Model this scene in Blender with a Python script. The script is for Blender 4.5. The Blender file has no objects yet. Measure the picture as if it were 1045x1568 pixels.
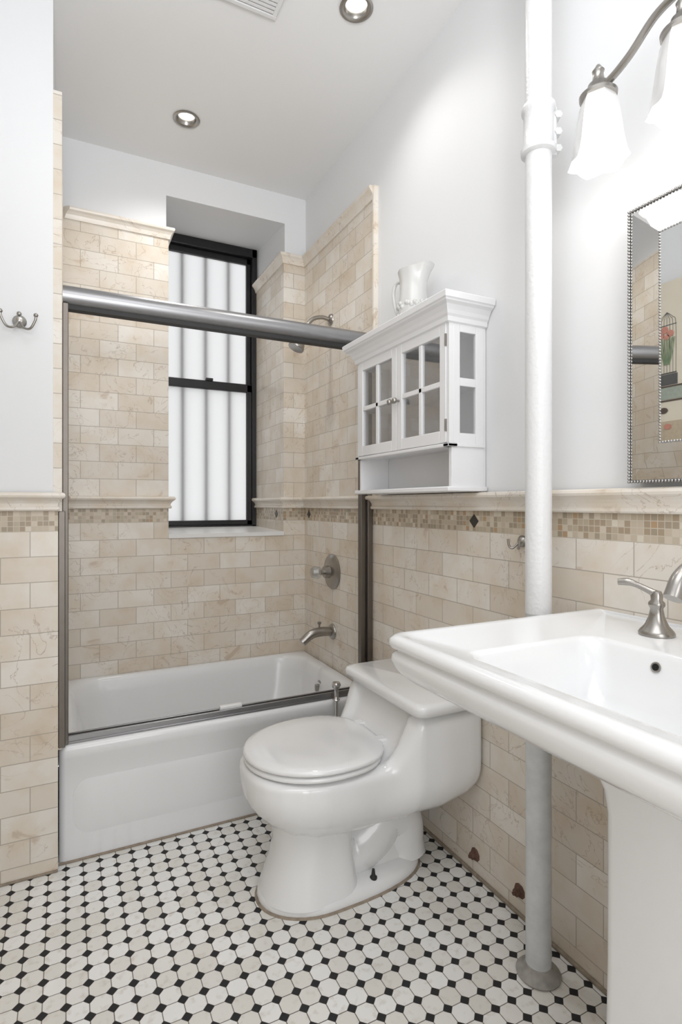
import bpy, bmesh, math, random
from mathutils import Vector, Matrix
random.seed(3)
S=bpy.context.scene
COL=S.collection
# ---------------------------------------------------------------- materials
def newmat(name):
    m=bpy.data.materials.new(name); m.use_nodes=True
    nt=m.node_tree; nt.nodes.clear()
    out=nt.nodes.new('ShaderNodeOutputMaterial'); b=nt.nodes.new('ShaderNodeBsdfPrincipled')
    nt.links.new(b.outputs[0],out.inputs[0])
    return m,nt,b,out
def N(nt,t,**k):
    n=nt.nodes.new(t)
    for a,v in k.items(): setattr(n,a,v)
    return n
def mth(nt,op,a,b=None,c=None):
    n=nt.nodes.new('ShaderNodeMath'); n.operation=op
    for i,v in enumerate((a,b,c)):
        if v is None: continue
        if isinstance(v,(int,float)): n.inputs[i].default_value=v
        else: nt.links.new(v,n.inputs[i])
    return n.outputs[0]
def mix(nt,f,a,b,bt='MIX'):
    n=nt.nodes.new('ShaderNodeMix'); n.data_type='RGBA'; n.blend_type=bt
    for i,v in ((0,f),(6,a),(7,b)):
        if isinstance(v,(int,float)): n.inputs[i].default_value=v
        elif isinstance(v,tuple): n.inputs[i].default_value=(v+(1,))[:4]
        else: nt.links.new(v,n.inputs[i])
    return n.outputs[2]
def ramp(nt,f,stops,const=False):
    n=nt.nodes.new('ShaderNodeValToRGB'); cr=n.color_ramp
    if const: cr.interpolation='CONSTANT'
    while len(cr.elements)<len(stops): cr.elements.new(0.5)
    for e,(p,c) in zip(cr.elements,stops):
        e.position=p; e.color=(c+(1,))[:4] if isinstance(c,tuple) else (c,c,c,1)
    nt.links.new(f,n.inputs[0]); return n.outputs[0]
def bump(nt,b,h,st,dist=0.002):
    n=nt.nodes.new('ShaderNodeBump'); n.inputs['Strength'].default_value=st; n.inputs['Distance'].default_value=dist
    nt.links.new(h,n.inputs['Height']); nt.links.new(n.outputs[0],b.inputs['Normal'])
def simple(name,col,rough=0.5,metal=0,coat=0,noise=0.0,nscale=20,bmp=0):
    m,nt,b,o=newmat(name)
    b.inputs['Roughness'].default_value=rough; b.inputs['Metallic'].default_value=metal
    b.inputs['Coat Weight'].default_value=coat
    g=N(nt,'ShaderNodeNewGeometry'); nz=N(nt,'ShaderNodeTexNoise'); nz.inputs['Scale'].default_value=nscale
    nt.links.new(g.outputs['Position'],nz.inputs['Vector'])
    d=tuple(max(0,c*(1-noise)) for c in col)
    c=mix(nt,nz.outputs[0],col,d); nt.links.new(c,b.inputs['Base Color'])
    if bmp: bump(nt,b,nz.outputs[0],bmp)
    return m
def wallcoord(nt,axis,zo,ao=0.0):
    g=N(nt,'ShaderNodeNewGeometry'); s=N(nt,'ShaderNodeSeparateXYZ'); nt.links.new(g.outputs['Position'],s.inputs[0])
    a=mth(nt,'ADD',s.outputs[0 if axis=='x' else 1],ao)
    z=mth(nt,'SUBTRACT',s.outputs[2],zo)
    c=N(nt,'ShaderNodeCombineXYZ'); nt.links.new(a,c.inputs[0]); nt.links.new(z,c.inputs[1])
    return g,a,z,c.outputs[0]
def stone_color(nt,g,base):
    pos=g.outputs['Position']
    n1=N(nt,'ShaderNodeTexNoise'); n1.inputs['Scale'].default_value=11; n1.inputs['Detail'].default_value=6; nt.links.new(pos,n1.inputs['Vector'])
    c=mix(nt,ramp(nt,n1.outputs[0],[(0.42,0.0),(0.68,1.0)]),base,(0.93,0.88,0.81),'MULTIPLY')
    n2=N(nt,'ShaderNodeTexNoise'); n2.inputs['Scale'].default_value=6.5; n2.inputs['Detail'].default_value=6; n2.inputs['Distortion'].default_value=2.4; nt.links.new(pos,n2.inputs['Vector'])
    v=mth(nt,'ABSOLUTE',mth(nt,'SUBTRACT',n2.outputs[0],0.5))
    n3=N(nt,'ShaderNodeTexNoise'); n3.inputs['Scale'].default_value=4; nt.links.new(pos,n3.inputs['Vector'])
    msk=mth(nt,'MULTIPLY',ramp(nt,v,[(0.0,1.0),(0.009,0.0)]),ramp(nt,n3.outputs[0],[(0.40,0.0),(0.54,1.0)]))
    c=mix(nt,mth(nt,'MULTIPLY',msk,0.7),c,(0.42,0.32,0.24))
    n4=N(nt,'ShaderNodeTexNoise'); n4.inputs['Scale'].default_value=11; n4.inputs['Detail'].default_value=3; n4.inputs['Distortion'].default_value=0.8; nt.links.new(pos,n4.inputs['Vector'])
    return mix(nt,ramp(nt,n4.outputs[0],[(0.66,0.0),(0.72,0.5)]),c,(0.50,0.37,0.27))
def tile_mat(name,axis,zo,ao=0.0,c1=(0.81,0.775,0.72),c2=(0.69,0.62,0.53)):
    m,nt,b,o=newmat(name)
    g,a,z,v=wallcoord(nt,axis,zo,ao)
    br=N(nt,'ShaderNodeTexBrick'); br.offset=0.5
    nt.links.new(v,br.inputs['Vector'])
    for k,val in (('Scale',1.0),('Brick Width',0.1524),('Row Height',0.0765),('Mortar Size',0.0013),('Mortar Smooth',0.2),('Bias',0.0)): br.inputs[k].default_value=val
    br.inputs['Color1'].default_value=c1+(1,); br.inputs['Color2'].default_value=c2+(1,); br.inputs['Mortar'].default_value=(0.6,0.52,0.42,1)
    st=stone_color(nt,g,br.outputs['Color'])
    c=mix(nt,br.outputs['Fac'],st,(0.46,0.41,0.35))
    nt.links.new(c,b.inputs['Base Color']); b.inputs['Roughness'].default_value=0.3
    inv=mth(nt,'SUBTRACT',1.0,br.outputs['Fac']); bump(nt,b,inv,0.6,0.0015)
    return m
def mosaic_mat(name,axis):
    m,nt,b,o=newmat(name); g,a,z,v=wallcoord(nt,axis,1.038)
    p=0.0155
    A=mth(nt,'DIVIDE',a,p); Z=mth(nt,'DIVIDE',z,p)
    fa=mth(nt,'FLOOR',A); fz=mth(nt,'FLOOR',Z)
    c=N(nt,'ShaderNodeCombineXYZ'); nt.links.new(fa,c.inputs[0]); nt.links.new(fz,c.inputs[1])
    w=N(nt,'ShaderNodeTexWhiteNoise'); nt.links.new(c.outputs[0],w.inputs['Vector'])
    col=ramp(nt,w.outputs['Value'],[(0.0,(0.53,0.45,0.35)),(0.22,(0.38,0.30,0.21)),(0.4,(0.46,0.39,0.29)),(0.58,(0.60,0.52,0.42)),(0.75,(0.36,0.30,0.22)),(0.88,(0.44,0.30,0.18)),(0.93,(0.66,0.60,0.50))],True)
    ga=mth(nt,'ABSOLUTE',mth(nt,'SUBTRACT',mth(nt,'SUBTRACT',A,fa),0.5)); gz=mth(nt,'ABSOLUTE',mth(nt,'SUBTRACT',mth(nt,'SUBTRACT',Z,fz),0.5))
    gm=mth(nt,'GREATER_THAN',mth(nt,'MAXIMUM',ga,gz),0.445)
    nt.links.new(mix(nt,gm,col,(0.56,0.50,0.41)),b.inputs['Base Color']); b.inputs['Roughness'].default_value=0.35
    return m
def floor_mat():
    m,nt,b,o=newmat('floor_octagon_mosaic')
    g=N(nt,'ShaderNodeNewGeometry'); s=N(nt,'ShaderNodeSeparateXYZ'); nt.links.new(g.outputs['Position'],s.inputs[0])
    p=0.0475
    A=mth(nt,'DIVIDE',s.outputs[0],p); B=mth(nt,'DIVIDE',s.outputs[1],p)
    fa=mth(nt,'FLOOR',A); fb=mth(nt,'FLOOR',B)
    x=mth(nt,'ABSOLUTE',mth(nt,'SUBTRACT',mth(nt,'SUBTRACT',A,fa),0.5)); y=mth(nt,'ABSOLUTE',mth(nt,'SUBTRACT',mth(nt,'SUBTRACT',B,fb),0.5))
    sm=mth(nt,'ADD',x,y); T=0.728
    dot=mth(nt,'GREATER_THAN',sm,T+0.008)
    g1=mth(nt,'GREATER_THAN',mth(nt,'MAXIMUM',x,y),0.478)
    g2=mth(nt,'GREATER_THAN',sm,T-0.016)
    gr=mth(nt,'MAXIMUM',g1,g2)
    c=N(nt,'ShaderNodeCombineXYZ'); nt.links.new(fa,c.inputs[0]); nt.links.new(fb,c.inputs[1])
    w=N(nt,'ShaderNodeTexWhiteNoise'); nt.links.new(c.outputs[0],w.inputs['Vector'])
    n1=N(nt,'ShaderNodeTexNoise'); n1.inputs['Scale'].default_value=45; n1.inputs['Detail'].default_value=4; nt.links.new(g.outputs['Position'],n1.inputs['Vector'])
    wt=ramp(nt,w.outputs['Value'],[(0.0,(0.74,0.72,0.67)),(0.5,(0.82,0.81,0.785)),(1.0,(0.87,0.87,0.86))])
    wt=mix(nt,ramp(nt,n1.outputs[0],[(0.55,0.0),(0.75,0.6)]),wt,(0.60,0.55,0.48))
    n2=N(nt,'ShaderNodeTexNoise'); n2.inputs['Scale'].default_value=3; nt.links.new(g.outputs['Position'],n2.inputs['Vector'])
    grc=mix(nt,ramp(nt,n2.outputs[0],[(0.4,0.0),(0.65,1.0)]),(0.20,0.18,0.155),(0.10,0.085,0.07))
    # grime gathers along the right wall
    gx=ramp(nt,mth(nt,'ADD',s.outputs[0],mth(nt,'MULTIPLY',n2.outputs[0],0.15)),[(0.93,0.0),(1.0,0.0)])
    col=mix(nt,gr,wt,grc); col=mix(nt,dot,col,(0.012,0.012,0.014))
    nt.links.new(col,b.inputs['Base Color'])
    nt.links.new(mth(nt,'ADD',mth(nt,'MULTIPLY',gr,0.45),0.22),b.inputs['Roughness'])
    gg=mth(nt,'SUBTRACT',gr,dot); bump(nt,b,mth(nt,'SUBTRACT',1.0,mth(nt,'MAXIMUM',gg,0.0)),0.4,0.001)
    return m
M={}
M['paint']=simple('wall_paint',(0.81,0.818,0.83),0.6,noise=0.02,nscale=3)
M['ceil']=simple('ceiling_paint',(0.88,0.88,0.88),0.7,noise=0.02,nscale=3)
M['tr_lo']=tile_mat('tile_right_lower','y',0.0435,0.04)
M['tr_up']=tile_mat('tile_right_upper','y',0.007,0.04)
M['tb_lo']=tile_mat('tile_back_lower','x',0.0435,0.02)
M['tb_up']=tile_mat('tile_back_upper','x',0.007,0.02)
M['mo_x']=mosaic_mat('mosaic_x','x'); M['mo_y']=mosaic_mat('mosaic_y','y')
def trimstone():
    m,nt,b,o=newmat('trim_marble'); g=N(nt,'ShaderNodeNewGeometry')
    rgb=N(nt,'ShaderNodeRGB'); rgb.outputs[0].default_value=(0.79,0.74,0.67,1)
    nt.links.new(stone_color(nt,g,rgb.outputs[0]),b.inputs['Base Color']); b.inputs['Roughness'].default_value=0.3
    return m
M['trim']=trimstone()
M['floor']=floor_mat()
M['ceramic']=simple('white_ceramic',(0.82,0.825,0.83),0.14,coat=0.35,noise=0.01)
M['jug']=simple('pitcher_ceramic',(0.68,0.68,0.665),0.25,coat=0.3,noise=0.03)
M['tub']=simple('tub_enamel',(0.79,0.797,0.805),0.22,coat=0.3,noise=0.03,nscale=5)
M['cab']=simple('cabinet_white',(0.84,0.84,0.85),0.4,noise=0.01)
M['nickel']=simple('brushed_nickel',(0.40,0.38,0.355),0.28,1,noise=0.12,nscale=60)
M['chrome']=simple('chrome',(0.70,0.70,0.71),0.12,1,noise=0.05)
M['alu']=simple('satin_aluminium',(0.36,0.36,0.37),0.36,1,noise=0.06,nscale=30)
M['frame']=simple('shower_jamb_metal',(0.20,0.18,0.16),0.4,1,noise=0.15,nscale=40)
M['black']=simple('black_window_paint',(0.012,0.012,0.014),0.35,noise=0.2)
M['dark']=simple('dark_gap',(0.02,0.02,0.02),0.6,noise=0.1)
M['diamond']=simple('accent_dark_stone',(0.04,0.035,0.03),0.3,noise=0.2)
M['pipe']=simple('pipe_paint',(0.78,0.785,0.79),0.35,noise=0.04,nscale=110,bmp=0.6)
M['pipe_old']=simple('pipe_paint_worn',(0.70,0.725,0.74),0.45,noise=0.28,nscale=35,bmp=0.4)
M['flange']=simple('pipe_flange_worn',(0.48,0.46,0.43),0.6,noise=0.6,nscale=50,bmp=0.6)
M['rust']=simple('rust',(0.22,0.12,0.085),0.85,noise=0.8,nscale=110,bmp=0.8)
M['silver']=simple('silver_beads',(0.45,0.44,0.43),0.3,1,noise=0.3,nscale=200)
M['mirror']=simple('mirror_silvering',(0.9,0.91,0.91),0.01,1,noise=0.0)
M['plastic']=simple('white_plastic',(0.8,0.8,0.8),0.4,noise=0.02)
M['caulk']=simple('old_caulk',(0.42,0.35,0.27),0.8,noise=0.6,nscale=60,bmp=0.5)
M['sill']=simple('sill_marble',(0.82,0.82,0.81),0.3,noise=0.06,nscale=12)
def emat(name,col,st,base=(0.9,0.9,0.9)):
    m,nt,b,o=newmat(name)
    b.inputs['Base Color'].default_value=base+(1,); b.inputs['Emission Color'].default_value=col+(1,); b.inputs['Emission Strength'].default_value=st; b.inputs['Roughness'].default_value=0.3
    return m
def shade_mat():
    m,nt,b,o=newmat('opal_glass_shade')
    b.inputs['Base Color'].default_value=(0.50,0.50,0.50,1); b.inputs['Roughness'].default_value=0.2
    b.inputs['Emission Color'].default_value=(1.0,0.99,0.97,1)
    lw=N(nt,'ShaderNodeLayerWeight'); lw.inputs[0].default_value=0.5
    f=mth(nt,'POWER',mth(nt,'SUBTRACT',1.0,lw.outputs['Facing']),1.7)
    nt.links.new(mth(nt,'ADD',mth(nt,'MULTIPLY',f,1.0),0.08),b.inputs['Emission Strength'])
    return m
M['shade']=shade_mat()
M['bulb']=emat('lamp_bulb',(1.0,0.96,0.9),8)
M['down']=emat('downlight_bulb',(1.0,0.98,0.95),9)
def glass_clear(name,t=(0.62,0.64,0.66),g=0.12,r=0.03):
    m,nt,b,o=newmat(name); nt.nodes.remove(b)
    a=N(nt,'ShaderNodeBsdfTransparent'); a.inputs[0].default_value=t+(1,)
    c=N(nt,'ShaderNodeBsdfGlossy'); c.inputs['Roughness'].default_value=r
    mx=N(nt,'ShaderNodeMixShader'); mx.inputs[0].default_value=g
    nt.links.new(a.outputs[0],mx.inputs[1]); nt.links.new(c.outputs[0],mx.inputs[2]); nt.links.new(mx.outputs[0],o.inputs[0])
    return m
M['glass']=glass_clear('cabinet_glass',(0.94,0.945,0.95),0.2)
M['crystal']=glass_clear('crystal_knob',(0.85,0.87,0.88),0.3)
def frosted():
    m,nt,b,o=newmat('frosted_window_glass'); nt.nodes.remove(b)
    a=N(nt,'ShaderNodeBsdfTranslucent'); a.inputs[0].default_value=(0.95,0.95,0.95,1)
    c=N(nt,'ShaderNodeBsdfDiffuse'); c.inputs[0].default_value=(0.9,0.9,0.9,1)
    mx=N(nt,'ShaderNodeMixShader'); mx.inputs[0].default_value=0.08
    nt.links.new(a.outputs[0],mx.inputs[1]); nt.links.new(c.outputs[0],mx.inputs[2]); nt.links.new(mx.outputs[0],o.inputs[0])
    return m
M['frost']=frosted()
# ---------------------------------------------------------------- mesh helpers
def empty(name,loc=(0,0,0)):
    e=bpy.data.objects.new(name,None); COL.objects.link(e); e.location=loc; e.empty_display_size=0.05; return e
def mk(name,bm,mat,parent=None,smooth=False,bevel=0,bseg=2,autos=None):
    bmesh.ops.recalc_face_normals(bm,faces=bm.faces)
    me=bpy.data.meshes.new(name); bm.to_mesh(me); bm.free()
    if smooth:
        for p in me.polygons: p.use_smooth=True
        me.set_sharp_from_angle(angle=math.radians(autos if autos else 50))
    o=bpy.data.objects.new(name,me); COL.objects.link(o); me.materials.append(M[mat] if isinstance(mat,str) else mat)
    if parent is not None:
        o.parent=parent
        o.matrix_parent_inverse=Matrix.Translation(parent.location).inverted()
    if bevel:
        md=o.modifiers.new('b','BEVEL'); md.width=bevel; md.segments=bseg; md.limit_method='ANGLE'; md.angle_limit=math.radians(40)
        for p in me.polygons: p.use_smooth=True
        me.set_sharp_from_angle(angle=math.radians(60))
    return o
def addbox(bm,x0,x1,y0,y1,z0,z1):
    vs=[bm.verts.new((x,y,z)) for z in (z0,z1) for x,y in ((x0,y0),(x1,y0),(x1,y1),(x0,y1))]
    for f in ((3,2,1,0),(4,5,6,7),(0,1,5,4),(1,2,6,5),(2,3,7,6),(3,0,4,7)): bm.faces.new([vs[i] for i in f])
def box(name,x0,x1,y0,y1,z0,z1,mat,parent=None,bevel=0):
    bm=bmesh.new(); addbox(bm,x0,x1,y0,y1,z0,z1); return mk(name,bm,mat,parent,bevel=bevel)
def boxes(name,lst,mat,parent=None,bevel=0):
    bm=bmesh.new()
    for l in lst: addbox(bm,*l)
    return mk(name,bm,mat,parent,bevel=bevel)
def loftb(bm,rings,c0=True,c1=True):
    R=[[bm.verts.new(p) for p in r] for r in rings]; n=len(R[0])
    for a,b in zip(R,R[1:]):
        for i in range(n):
            j=(i+1)%n; bm.faces.new((a[i],a[j],b[j],b[i]))
    if c0: bm.faces.new(R[0][::-1])
    if c1: bm.faces.new(R[-1])
def loft(name,rings,mat,parent=None,smooth=True,c0=True,c1=True,autos=None,sub=0):
    bm=bmesh.new(); loftb(bm,rings,c0,c1); o=mk(name,bm,mat,parent,smooth=smooth,autos=autos)
    if sub:
        md=o.modifiers.new('s','SUBSURF'); md.levels=sub; md.render_levels=sub
    return o
def rrect(x0,x1,y0,y1,r,z,n=6,rb=None):
    pts=[]
    r=min(r,(x1-x0)/2-1e-4,(y1-y0)/2-1e-4); q=r if rb is None else rb
    for cx,cy,a0,rr in ((x1-q,y1-q,0,q),(x0+r,y1-r,90,r),(x0+r,y0+r,180,r),(x1-q,y0+q,270,q)):
        for i in range(n+1):
            a=math.radians(a0+90*i/n); pts.append((cx+rr*math.cos(a),cy+rr*math.sin(a),z))
    return pts
def frame_of(t):
    t=t.normalized(); u=Vector((0,0,1)) if abs(t.z)<0.9 else Vector((1,0,0))
    a=t.cross(u).normalized(); return a,t.cross(a).normalized()
def lathe(name,prof,origin,axis,mat,parent=None,n=32,bm=None,autos=None,caps=True):
    own=bm is None
    if own: bm=bmesh.new()
    o=Vector(origin); t=Vector(axis).normalized(); a,b=frame_of(t)
    rings=[]
    for r,h in prof:
        r=max(r,1e-4); rings.append([o+t*h+a*(r*math.cos(2*math.pi*i/n))+b*(r*math.sin(2*math.pi*i/n)) for i in range(n)])
    loftb(bm,rings,caps,caps)
    if own: return mk(name,bm,mat,parent,smooth=True,autos=autos)
def cat(pts,k=8):
    P=[Vector(p) for p in pts]; P=[2*P[0]-P[1]]+P+[2*P[-1]-P[-2]]; out=[]
    for i in range(1,len(P)-2):
        for j in range(k):
            t=j/k; a,b,c,d=P[i-1:i+3]
            out.append(0.5*((2*b)+(c-a)*t+(2*a-5*b+4*c-d)*t*t+(3*b-a-3*c+d)*t**3))
    out.append(P[-2]); return out
def tube(name,pts,rad,mat,parent=None,smooth_path=True,n=16,bm=None,k=8,flat=1.0):
    own=bm is None
    if own: bm=bmesh.new()
    path=cat(pts,k) if smooth_path else [Vector(p) for p in pts]
    m=len(path)
    if isinstance(rad,(int,float)): rr=[rad]*m
    else:
        rr=[]
        for i in range(m):
            f=i/(m-1)*(len(rad)-1); q=min(int(f),len(rad)-2); rr.append(rad[q]+(rad[q+1]-rad[q])*(f-q))
    t0=(path[1]-path[0]).normalized(); a,b=frame_of(t0); rings=[]
    for i,p in enumerate(path):
        t=(path[min(i+1,m-1)]-path[max(i-1,0)]).normalized()
        a=(a-t*a.dot(t)).normalized(); b=t.cross(a)
        rings.append([p+a*(rr[i]*math.cos(2*math.pi*q/n))+b*(flat*rr[i]*math.sin(2*math.pi*q/n)) for q in range(n)])
    loftb(bm,rings)
    if own: return mk(name,bm,mat,parent,smooth=True)
def sphere(name,c,r,mat,parent=None,bm=None,sc=(1,1,1),seg=16):
    own=bm is None
    if own: bm=bmesh.new()
    bmesh.ops.create_uvsphere(bm,u_segments=seg,v_segments=seg//2+2,radius=r,matrix=Matrix.Translation(c)@Matrix.Diagonal((*sc,1)))
    if own: return mk(name,bm,mat,parent,smooth=True,autos=80)
def moulding(name,prof,A,B,out,mat,parent=None,m0=0,m1=0):
    A=Vector(A);B=Vector(B);d=(B-A).normalized();o=Vector(out)
    bm=bmesh.new()
    r0=[A+o*p+Vector((0,0,z))+d*(m0*p) for p,z in prof]; r1=[B+o*p+Vector((0,0,z))+d*(m1*p) for p,z in prof]
    loftb(bm,[r0,r1]); return mk(name,bm,mat,parent)
RAIL=[(0,0),(0.010,0.0),(0.013,0.004),(0.013,0.010),(0.008,0.014),(0.009,0.022),(0.014,0.030),(0.021,0.036),(0.027,0.040),(0.029,0.046),(0.027,0.052),(0.022,0.055),(0,0.055)]
CAP=[(0,0),(0.006,0.0),(0.008,0.008),(0.011,0.018),(0.017,0.028),(0.024,0.035),(0.026,0.042),(0.024,0.048),(0.018,0.050),(0,0.050)]
# ---------------------------------------------------------------- room
XW=1.109; YB=2.657; CE=2.70; YF=1.930; YP=1.904; XL=-0.37; YN=-0.85
box('floor',XL-0.1,XW+0.11,YN-0.1,YB+0.0,-0.1,0.0,'floor')
ceiling=box('ceiling',XL-0.1,XW+0.11,YN-0.1,YB+0.02,CE,CE+0.12,'ceil')
DL=[(0.443,2.318),(0.828,1.558)]
for x,y in DL:
    bm=bmesh.new(); bmesh.ops.create_cone(bm,cap_ends=True,segments=40,radius1=0.043,radius2=0.043,depth=0.16,matrix=Matrix.Translation((x,y,CE)))
    c=mk('cut',bm,'ceil'); md=ceiling.modifiers.new('h','BOOLEAN'); md.object=c; md.operation='DIFFERENCE'; md.solver='EXACT'
    bpy.context.view_layer.objects.active=ceiling; ceiling.select_set(True)
    bpy.ops.object.modifier_apply(modifier='h'); bpy.data.objects.remove(c,do_unlink=True)
# right wall
wr=box('wall_right',XW+0.009,XW+0.11,YN,YB+0.02,0,CE,'paint')
box('tile_lower',XW,XW+0.009,YN,YB,0,1.038,'tr_lo',wr)
box('mosaic_band',XW,XW+0.009,YN,YB,1.038,1.10,'mo_y',wr)
box('tile_upper',XW,XW+0.009,YF+0.005,YB,1.10,2.345,'tr_up',wr)
moulding('chair_rail_moulding',RAIL,(XW,YN,1.10),(XW,YB,1.10),(-1,0,0),'trim',wr,0,-1)
moulding('tile_cap_moulding',CAP,(XW,YF+0.0,2.345),(XW,YB,2.345),(-1,0,0),'trim',wr,0,-1)
loft('tile_edge_trim',[[(XW+0.009,YF-0.012,z),(XW-0.004,YF-0.012,z),(XW-0.009,YF-0.006,z),(XW-0.009,YF+0.006,z),(XW-0.004,YF+0.012,z),(XW+0.009,YF+0.012,z)] for z in (1.155,2.392)],'trim',wr,smooth=False)
def diamond(name,c,axis,parent):
    r=0.020; bm=bmesh.new()
    if axis=='y': pr=lambda o:[(c[0]+o,c[1]+a,c[2]+b) for a,b in ((r,0),(0,r),(-r,0),(0,-r))]
    else: pr=lambda o:[(c[0]+a,c[1]+o,c[2]+b) for a,b in ((r,0),(0,r),(-r,0),(0,-r))]
    loftb(bm,[pr(-0.0025),pr(0.001)]); mk(name,bm,'diamond',parent)
for i,y in enumerate((1.325,2.01,2.60,0.3)): diamond('diamond_accent_%d'%(i+1),(XW,y,1.069),'y',wr)
# back wall with window opening
OX0,OX1,OZ0,OZ1=0.426,0.993,0.963,2.553; YWIN=3.108; YO=YWIN+0.06
bm=bmesh.new()
addbox(bm,XL,OX0-0.009,YB+0.009,YO,0,CE); addbox(bm,OX1+0.009,XW+0.11,YB+0.009,YO,0,CE)
addbox(bm,OX0-0.009,OX1+0.009,YB+0.009,YO,0,OZ0-0.001)
vs=[(x,y,z) for x in (OX0-0.009,OX1+0.009) for y,z in ((YB+0.009,OZ1),(YO,OZ1+0.05),(YO,CE),(YB+0.009,CE))]
V=[bm.verts.new(v) for v in vs]
for f in ((0,1,2,3),(7,6,5,4),(0,4,5,1),(1,5,6,2),(2,6,7,3),(3,7,4,0)): bm.faces.new([V[i] for i in f])
wb=mk('wall_back',bm,'paint')
XA=-0.011
boxes('tile_lower',[(XA,XW,YB,YB+0.009,0,OZ0),(XA,OX0,YB,YB+0.009,OZ0,1.038),(OX1,XW,YB,YB+0.009,OZ0,1.038)],'tb_lo',wb)
boxes('mosaic_band',[(XA,OX0,YB,YB+0.009,1.038,1.10),(OX1,XW,YB,YB+0.009,1.038,1.10)],'mo_x',wb)
boxes('tile_upper',[(XA,OX0,YB,YB+0.009,1.10,2.345),(OX1,XW,YB,YB+0.009,1.10,2.345)],'tb_up',wb)
boxes('jamb_tile_lower',[(OX0-0.009,OX0,YB+0.009,YWIN,OZ0,1.038),(OX1,OX1+0.009,YB+0.009,YWIN,OZ0,1.038)],'tr_lo',wb)
boxes('jamb_mosaic',[(OX0-0.009,OX0,YB+0.009,YWIN,1.038,1.10),(OX1,OX1+0.009,YB+0.009,YWIN,1.038,1.10)],'mo_y',wb)
boxes('jamb_tile_upper',[(OX0-0.009,OX0,YB+0.009,YWIN,1.10,2.345),(OX1,OX1+0.009,YB+0.009,YWIN,1.10,2.345)],'tr_up',wb)
for nm,pf,z in (('chair_rail_moulding',RAIL,1.10),('tile_cap_moulding',CAP,2.345)):
    moulding(nm+'_l',pf,(XA,YB,z),(OX0,YB,z),(0,-1,0),'trim',wb,1,1)
    moulding(nm+'_jl',pf,(OX0,YB,z),(OX0,YWIN,z),(1,0,0),'trim',wb,-1,0)
    moulding(nm+'_jr',pf,(OX1,YB,z),(OX1,YWIN,z),(-1,0,0),'trim',wb,-1,0)
    moulding(nm+'_r',pf,(OX1,YB,z),(XW,YB,z),(0,-1,0),'trim',wb,-1,-1)
diamond('diamond_accent_1',(OX1,YB+0.11,1.069),'y',wb)
loft('window_sill_slab',[[(OX0,YB-0.006,z),(OX1,YB-0.006,z),(OX1,YWIN,z+0.012),(OX0,YWIN,z+0.012)] for z in (OZ0-0.001,OZ0+0.018)],'sill',wb,smooth=False)
# left partition / alcove end wall
wp=box('wall_partition',XL-0.1,-0.035,YP+0.006,YB+0.02,0,CE,'paint')
box('tile_lower',XL,-0.022,YP-0.004,YP+0.006,0,1.038,'tb_lo',wp)
box('mosaic_band',XL,-0.022,YP-0.004,YP+0.006,1.038,1.10,'mo_x',wp)
moulding('chair_rail_moulding',RAIL,(XL,YP-0.004,1.10),(-0.03,YP-0.004,1.10),(0,-1,0),'trim',wp,0,1)
moulding('chair_rail_return',RAIL,(-0.03,YP-0.004,1.10),(-0.03,YP+0.03,1.10),(1,0,0),'trim',wp,-1,0)
box('alcove_tile',-0.035,XA,YP+0.010,YB,1.10,2.39,'tr_up',wp)
box('alcove_tile_low',-0.035,XA,YP+0.006,YB,0.366,1.10,'tr_lo',wp)
# left wall, near wall with doorway
wl=box('wall_left',XL-0.1,XL,YN,YP+0.006,0,CE,'paint')
box('tile_lower',XL,XL+0.009,YN,YP-0.005,0,1.038,'tr_lo',wl)
box('mosaic_band',XL,XL+0.009,YN,YP-0.005,1.038,1.10,'mo_y',wl)
moulding('chair_rail_moulding',RAIL,(XL+0.009,YN,1.10),(XL+0.009,YP-0.005,1.10),(1,0,0),'trim',wl,0,-1)
boxes('wall_near',[(XL-0.1,-0.25,YN-0.1,YN,0,CE),(0.55,XW+0.11,YN-0.1,YN,0,CE),(-0.25,0.55,YN-0.1,YN,2.1,CE)],'paint')
# grubby caulk lines
boxes('trim_1',[(XL,-0.022,YP-0.010,YP-0.003,0,0.007),(-0.02,0.95,YF-0.006,YF+0.004,0,0.006)],'caulk',None,0.002)
boxes('trim_2',[(XW-0.008,XW+0.001,YN,YF,0,0.010)],'caulk',None,0.003)
# ---------------------------------------------------------------- window
w=empty('window_1',(0.71,YWIN,0.98))
wx0,wx1,wz0,wz1=OX0-0.004,OX1+0.004,0.984,2.598
boxes('outer_frame',[(wx0,wx0+0.035,YWIN-0.0,YWIN+0.055,wz0,wz1),(wx1-0.03,wx1,YWIN-0.0,YWIN+0.055,wz0,wz1),(wx0,wx1,YWIN,YWIN+0.055,wz1-0.05,wz1),(wx0,wx1,YWIN,YWIN+0.055,wz0,wz0+0.018)],'black',w,0.003)
zm=1.79
boxes('upper_sash',[(wx0+0.035,wx0+0.07,YWIN+0.028,YWIN+0.05,zm-0.02,wz1-0.05),(wx1-0.055,wx1-0.03,YWIN+0.028,YWIN+0.05,zm-0.02,wz1-0.05),(wx0+0.035,wx1-0.03,YWIN+0.028,YWIN+0.05,wz1-0.085,wz1-0.05),(wx0+0.035,wx1-0.03,YWIN+0.028,YWIN+0.05,zm-0.02,zm+0.02)],'black',w,0.003)
boxes('lower_sash',[(wx0+0.035,wx0+0.07,YWIN+0.004,YWIN+0.027,wz0+0.018,zm+0.02),(wx1-0.06,wx1-0.03,YWIN+0.004,YWIN+0.027,wz0+0.018,zm+0.02),(wx0+0.035,wx1-0.03,YWIN+0.004,YWIN+0.027,wz0+0.018,wz0+0.045),(wx0+0.035,wx1-0.03,YWIN+0.004,YWIN+0.027,zm-0.025,zm+0.022)],'black',w,0.003)
box('sash_lock',0.70,0.74,YWIN-0.006,YWIN+0.02,zm+0.02,zm+0.036,'black',w,0.003)
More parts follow.
